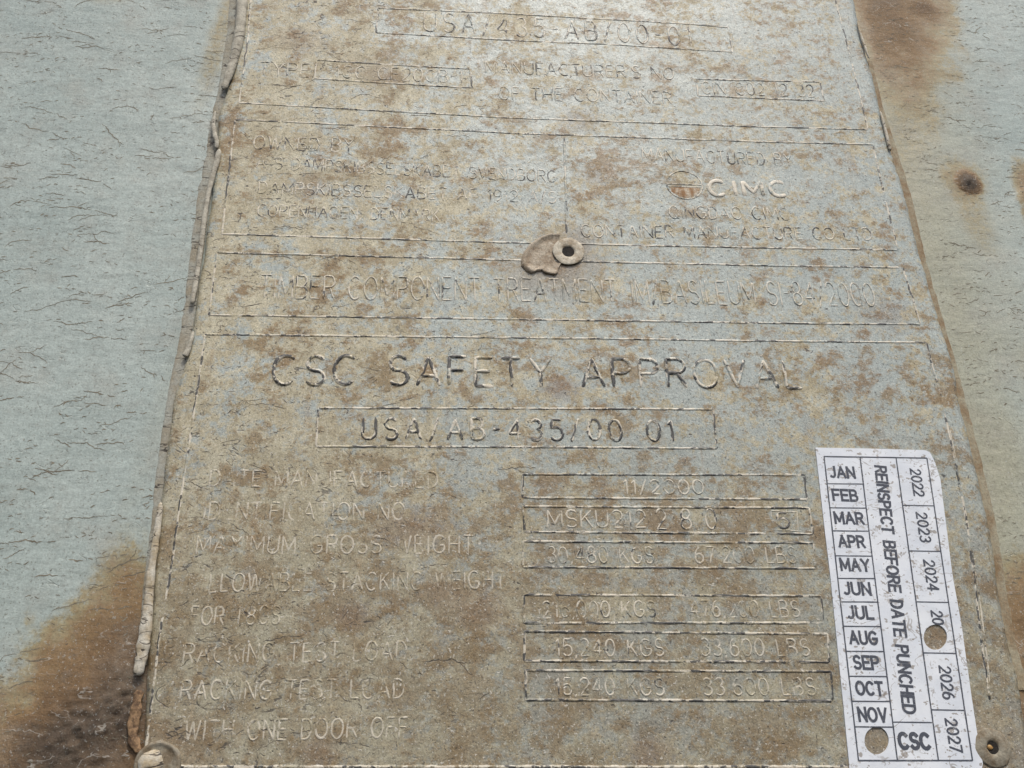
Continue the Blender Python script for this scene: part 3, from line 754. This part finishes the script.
tube('sealant_bead', [(219.5, 150, 2.8), (217, 162, 3.3), (213, 176, 3.2), (209, 192, 2.9), (205.5, 212, 2.8), (202, 240, 2.9), (198, 270, 2.9), (195, 288, 3), (192, 304, 3.2)], bead_mat, 1.4, label='long thin grey sealant bead on the left edge')
tube('sealant_bead', [(193.5, 332, 2.0), (190, 345, 2.8), (187.5, 352, 3.4), (184.5, 357, 3.4)], bead_mat, 1.3)
tube('sealant_bead', [(161, 503, 3.0), (157.5, 530, 4.0), (153.5, 558, 4.4), (151, 576, 4.8), (148.5, 605, 5.6), (145.5, 632, 7.2), (142, 655, 7.0), (138, 676, 6.0)], bead_cream, 1.6, label='pale cream sealant bead split by cross cracks')
tube('sealant_bead', [(139, 690, 4.5), (137, 706, 6.2), (134, 722, 6.6), (134, 740, 5.5), (140, 752, 4.0)], rust_rod, 0.7, label='short rust stained stub of sealant at the lower left', wob=0.5, flat=0.26)
#tube('sealant_bead', [(115, 654, 3.5), (122, 657, 5.5), (130, 660, 6.0), (137, 663, 4)], rivet_dirty, 0.6, 0.5, wob=0.3)
tube('sealant_bead', [(857, 22, 0.7), (860, 34, 1.3), (864, 46, 1.5), (867.5, 56, 1.0), (869, 59, 0.5)], bead_cream, 1.5, 0.9)
tube('sealant_bead', [(880, 112, 1.1), (883, 123, 1.5), (886.5, 137, 1.7), (890, 151, 2.1)], bead_cream, 1.4, 0.9, label='thin curled lip on the right edge of the plate')

def film(name, inner, outer, mat, n=0.35):
    """thin dried residue on the door along the plate's edge; inner/outer are photo polylines of equal length"""
    V = []; Fc = []; sub = 10; m = 8
    I = []
    for E in (inner, outer):
        P = [at(x, y, n) for x, y in E]; Q = []
        for a, b in zip(P, P[1:]):
            for k in range(sub): Q.append((a[0]+(b[0]-a[0])*k/sub, a[1]+(b[1]-a[1])*k/sub))
        Q.append(P[-1]); I.append(Q)
    rows = len(I[0])
    for i in range(rows):
        a, b = I[0][i], I[1][i]
        for j in range(m+1):
            t = j/m; w = 1+0.14*nz(i/3.0, 4, 4)+0.1*nz(i/1.1, 8, 4)
            u = a[0]+(b[0]-a[0])*t*w; v = a[1]+(b[1]-a[1])*t
            z = door_z(u, v)+0.30*(1-t)+0.05*nz(u/4, v/4, 2) - (0.25 if j == m else 0)
            V.append(W(u, v, z+0.12))
    for i in range(rows-1):
        for j in range(m):
            q = i*(m+1)+j; f = (q, q+1, q+m+2, q+m+1)
            Fc.append(f)
    o = link_mesh(name, V, Fc, mat, plate)
    return o
L_in = [(243, -30), (238, 30), (226, 90), (220, 120), (219, 150), (212, 190), (205, 240), (197, 300), (190, 345), (180, 385), (170, 430), (164, 480), (160, 530), (155, 575), (150, 625), (147, 665)]
L_out = [(231, -30), (226, 30), (217, 90), (209, 120), (205, 150), (197, 190), (190, 240), (184, 300), (177, 345), (168, 385), (161, 430), (154, 480), (149, 530), (143, 575), (139, 625), (136, 665)]
o = film('sealant_residue', L_in, L_out, film_mat); o['label'] = 'grey brown cracked residue strip along the left edge of the plate'
R_in = [(868, 60), (878, 105), (890, 150), (902, 192), (918, 257), (931, 300), (950, 367), (957, 399), (972, 459), (986, 519), (993, 559), (998, 600), (1009, 651), (1018, 690)]
R_out = [(873, 60), (884, 105), (899, 150), (912, 192), (927, 257), (939, 300), (959, 367), (967, 399), (983, 459), (997, 519), (1004, 559), (1010, 600), (1020, 651), (1030, 690)]
o = film('sealant_residue', R_in, R_out, film_right); o['label'] = 'brown residue strip along the right edge of the plate'

# ------------------------------------------------------------------ the inspection sticker
SN = TH+0.42                                    # its face stands proud of the plate
sc0 = at(890, 600, SN)
stk = empty('inspection_sticker', W(sc0[0], sc0[1], TH+0.3), 'white REINSPECT BEFORE DATE PUNCHED sticker with months, years and two punched holes', 'sticker')
def ssurf(u, v): return surf(u, v)+0.34
def grid_sheet():
    """vinyl sheet with two punched holes"""
    out = [(815.5, 447.5), (870, 448.5), (925, 450), (930, 452), (935, 462), (940.5, 479), (946, 522), (953, 576), (962, 626), (971, 690), (980.5, 754), (983, 763), (981, 774), (976, 776), (850, 776), (849, 760), (840, 670), (830.5, 576), (822, 505)]
    O = [at(x, y, SN) for x, y in out]
    def dens(P, cl=True, n=5):
        D = []
        for a, b in zip(P, P[1:]+P[:1]):
            k = max(1, int(math.hypot(a[0]-b[0], a[1]-b[1])/2.0))
            for i in range(k): D.append((a[0]+(b[0]-a[0])*i/k, a[1]+(b[1]-a[1])*i/k))
        return D
    loops = [dens(O)]
    for cx, cy, rx, ry in ((935.7, 637, 11.8, 12.6), (876.8, 740.5, 12.2, 13.8)):
        loops.append([at(cx+rx*math.cos(a*math.pi/18), cy+ry*math.sin(a*math.pi/18), SN) for a in range(36)])
    cu = bpy.data.curves.new('sheet_curve', 'CURVE'); cu.dimensions = '2D'; cu.fill_mode = 'BOTH'; cu.extrude = 0
    for L in loops:
        sp = cu.splines.new('POLY'); sp.points.add(len(L)-1); sp.use_cyclic_u = True
        for p, q in zip(sp.points, L): p.co = (q[0], q[1], 0, 1)
    tmp = bpy.data.objects.new('tmp', cu); C.objects.link(tmp)
    dg = bpy.context.evaluated_depsgraph_get(); me = bpy.data.meshes.new_from_object(tmp.evaluated_get(dg))
    bpy.data.objects.remove(tmp)
    import bmesh
    bm = bmesh.new(); bm.from_mesh(me); bpy.data.meshes.remove(me)
    bmesh.ops.remove_doubles(bm, verts=bm.verts, dist=1e-4)
    bmesh.ops.triangulate(bm, faces=bm.faces)
    for it in range(5):
        es = [e for e in bm.edges if e.calc_length() > 2.6]
        if es:
            bmesh.ops.subdivide_edges(bm, edges=es, cuts=1); bmesh.ops.triangulate(bm, faces=bm.faces)
    top = [(v.co.x, v.co.y) for v in bm.verts]; bm.verts.index_update()
    fs = [tuple(v.index for v in f.verts) for f in bm.faces]
    bm.faces.ensure_lookup_table()
    if bm.faces[:] and bm.faces[0].normal.z < 0: fs = [f[::-1] for f in fs]
    bnd = [(e.verts[0].index, e.verts[1].index) for e in bm.edges if e.is_boundary]
    bm.free()
    n = len(top)
    V = [W(u, v, ssurf(u, v)) for u, v in top]+[W(u, v, ssurf(u, v)-0.45) for u, v in top]
    for a, b in bnd: fs.append((a, b, b+n, a+n))
    return link_mesh('vinyl_sheet', V, fs, vinyl, stk, smooth=False)
grid_sheet()
class Ink:
    def __init__(s): s.V = []; s.F = []
    def line(s, p, q, w=0.38):
        a = at(*p, SN); b = at(*q, SN); L = math.hypot(b[0]-a[0], b[1]-a[1]); n = max(1, int(L/2.5))
        nx, ny = -(b[1]-a[1])/L*w/2, (b[0]-a[0])/L*w/2; base = len(s.V)
        for i in range(n+1):
            u = a[0]+(b[0]-a[0])*i/n; v = a[1]+(b[1]-a[1])*i/n; k = 1+0.25*nz(u/2, v/2, 9)
            s.V += [W(u+nx*k, v+ny*k, ssurf(u, v)+0.06), W(u-nx*k, v-ny*k, ssurf(u, v)+0.06)]
        for i in range(n): s.F.append((base+2*i, base+2*i+1, base+2*i+3, base+2*i+2))
ik = Ink()
TL, TR, BR, BL = (824, 456.5), (927, 458), (972.5, 760.5), (858.5, 760.5)
def lerp(a, b, t): return (a[0]+(b[0]-a[0])*t, a[1]+(b[1]-a[1])*t)
c1t, c1b = (860, 457), (897.5, 760.5); c2t, c2b = (896, 457.5), (938.5, 760.5)
def on(a, b, y): return lerp(a, b, (y-a[1])/(b[1]-a[1]))
for a, b in ((TL, TR), (TR, BR), (BR, BL), (BL, TL), (c1t, c1b), (c2t, c2b)): ik.line(a, b, 0.42)
rows = [484, 508, 531, 556, 578.5, 602, 626.5, 651.5, 676.5, 701.5, 727]
for y in rows: ik.line(on(TL, BL, y-0.3), on(c1t, c1b, y), 0.34)
for y in (505.5, 551, 602, 653, 710): ik.line(on(c2t, c2b, y-0.3), on(TR, BR, y+0.3), 0.34)
ik.line(on(c1t, c1b, 722), on(c2t, c2b, 722.5), 0.34)
link_mesh('printed_grid', ik.V, ik.F, ink, stk)
G['J'] = (0.42, [[(0.40, 1), (0.40, 0.28)]+arc(0.16, 0.28, 0.24, 0.26, 0, -130, 10)])
def print_text(s, p0, p1, cap, bold=0.09, name='printed_text', spacing=0.26):
    """flat bold sans capitals from p0 to p1 (baseline ends in the photo), cap height in mm; bold = half the stroke, in cap heights"""
    a = at(*p0, SN); b = at(*p1, SN); L = math.hypot(b[0]-a[0], b[1]-a[1]); dx, dy = (b[0]-a[0])/L, (b[1]-a[1])/L
    units = sum(G[c][0] for c in s)+spacing*(len(s)-1); k = L/units; V = []; Fc = []; x = 0; lay = 0
    for ch in s:
        w, strokes = G[ch]
        for pl in strokes:
            lay = (lay+1) % 7
            P = [((x+q[0])*k, bold*cap+q[1]*(cap-2*bold*cap)) for q in pl]
            hb = bold*cap
            e0 = math.hypot(P[1][0]-P[0][0], P[1][1]-P[0][1]) or 1; e1 = math.hypot(P[-1][0]-P[-2][0], P[-1][1]-P[-2][1]) or 1
            if ch != 'O' and ch != '0':          # square ends
                P[0] = (P[0][0]-(P[1][0]-P[0][0])/e0*hb*0.9, P[0][1]-(P[1][1]-P[0][1])/e0*hb*0.9)
                P[-1] = (P[-1][0]+(P[-1][0]-P[-2][0])/e1*hb*0.9, P[-1][1]+(P[-1][1]-P[-2][1])/e1*hb*0.9)
            n = len(P); base = len(V)
            for i, p in enumerate(P):
                q0 = P[max(0, i-1)]; q1 = P[min(n-1, i+1)]; tx, ty = q1[0]-q0[0], q1[1]-q0[1]; l = math.hypot(tx, ty) or 1
                for sg in (1, -1):
                    X = p[0]-ty/l*hb*sg; Y = min(cap, max(0.0, p[1]+tx/l*hb*sg)) if ch not in ",'" else p[1]+tx/l*hb*sg
                    u = a[0]+dx*X-dy*Y; v = a[1]+dy*X+dx*Y
                    V.append(W(u, v, ssurf(u, v)+0.07+0.006*lay))
            for i in range(n-1): Fc.append((base+2*i, base+2*i+1, base+2*i+3, base+2*i+2))
        x += w+spacing
    return link_mesh(name, V, Fc, ink, stk, smooth=False)
months = [('JAN', 831.5, 855, 478), ('FEB', 834, 858, 501), ('MAR', 836, 864, 524), ('APR', 840, 865, 547.5), ('MAY', 842, 870, 571), ('JUN', 845.5, 871, 595),
          ('JUL', 849.5, 873.5, 619), ('AUG', 851, 878, 644.5), ('SEP', 855, 879.5, 669.5), ('OCT', 857.5, 883.5, 695.5), ('NOV', 860, 887.5, 722)]
for t, a, b, y in months: print_text(t, (a, y), (b, y+0.8), 4.3)
# read downwards: the baseline runs down the left of each word
print_text('REINSPECT BEFORE DATE PUNCHED', (874, 466), (902.5, 712), 4.3, 0.088, spacing=0.28)
for t, p, q in (('2022', (909.5, 469), (913.5, 495)), ('2023', (915.5, 512.5), (920, 541)), ('2024', (923, 560), (927.5, 589.5)), ('2026', (938.5, 666), (942.5, 698)), ('2027', (944.5, 719), (950, 751))):
    print_text(t, p, q, 3.9, 0.07)
print_text('20', (930.5, 611), (932.5, 623.5), 3.9, 0.07)
print_text('CSC', (901, 750), (931, 750.5), 5.0, 0.105)
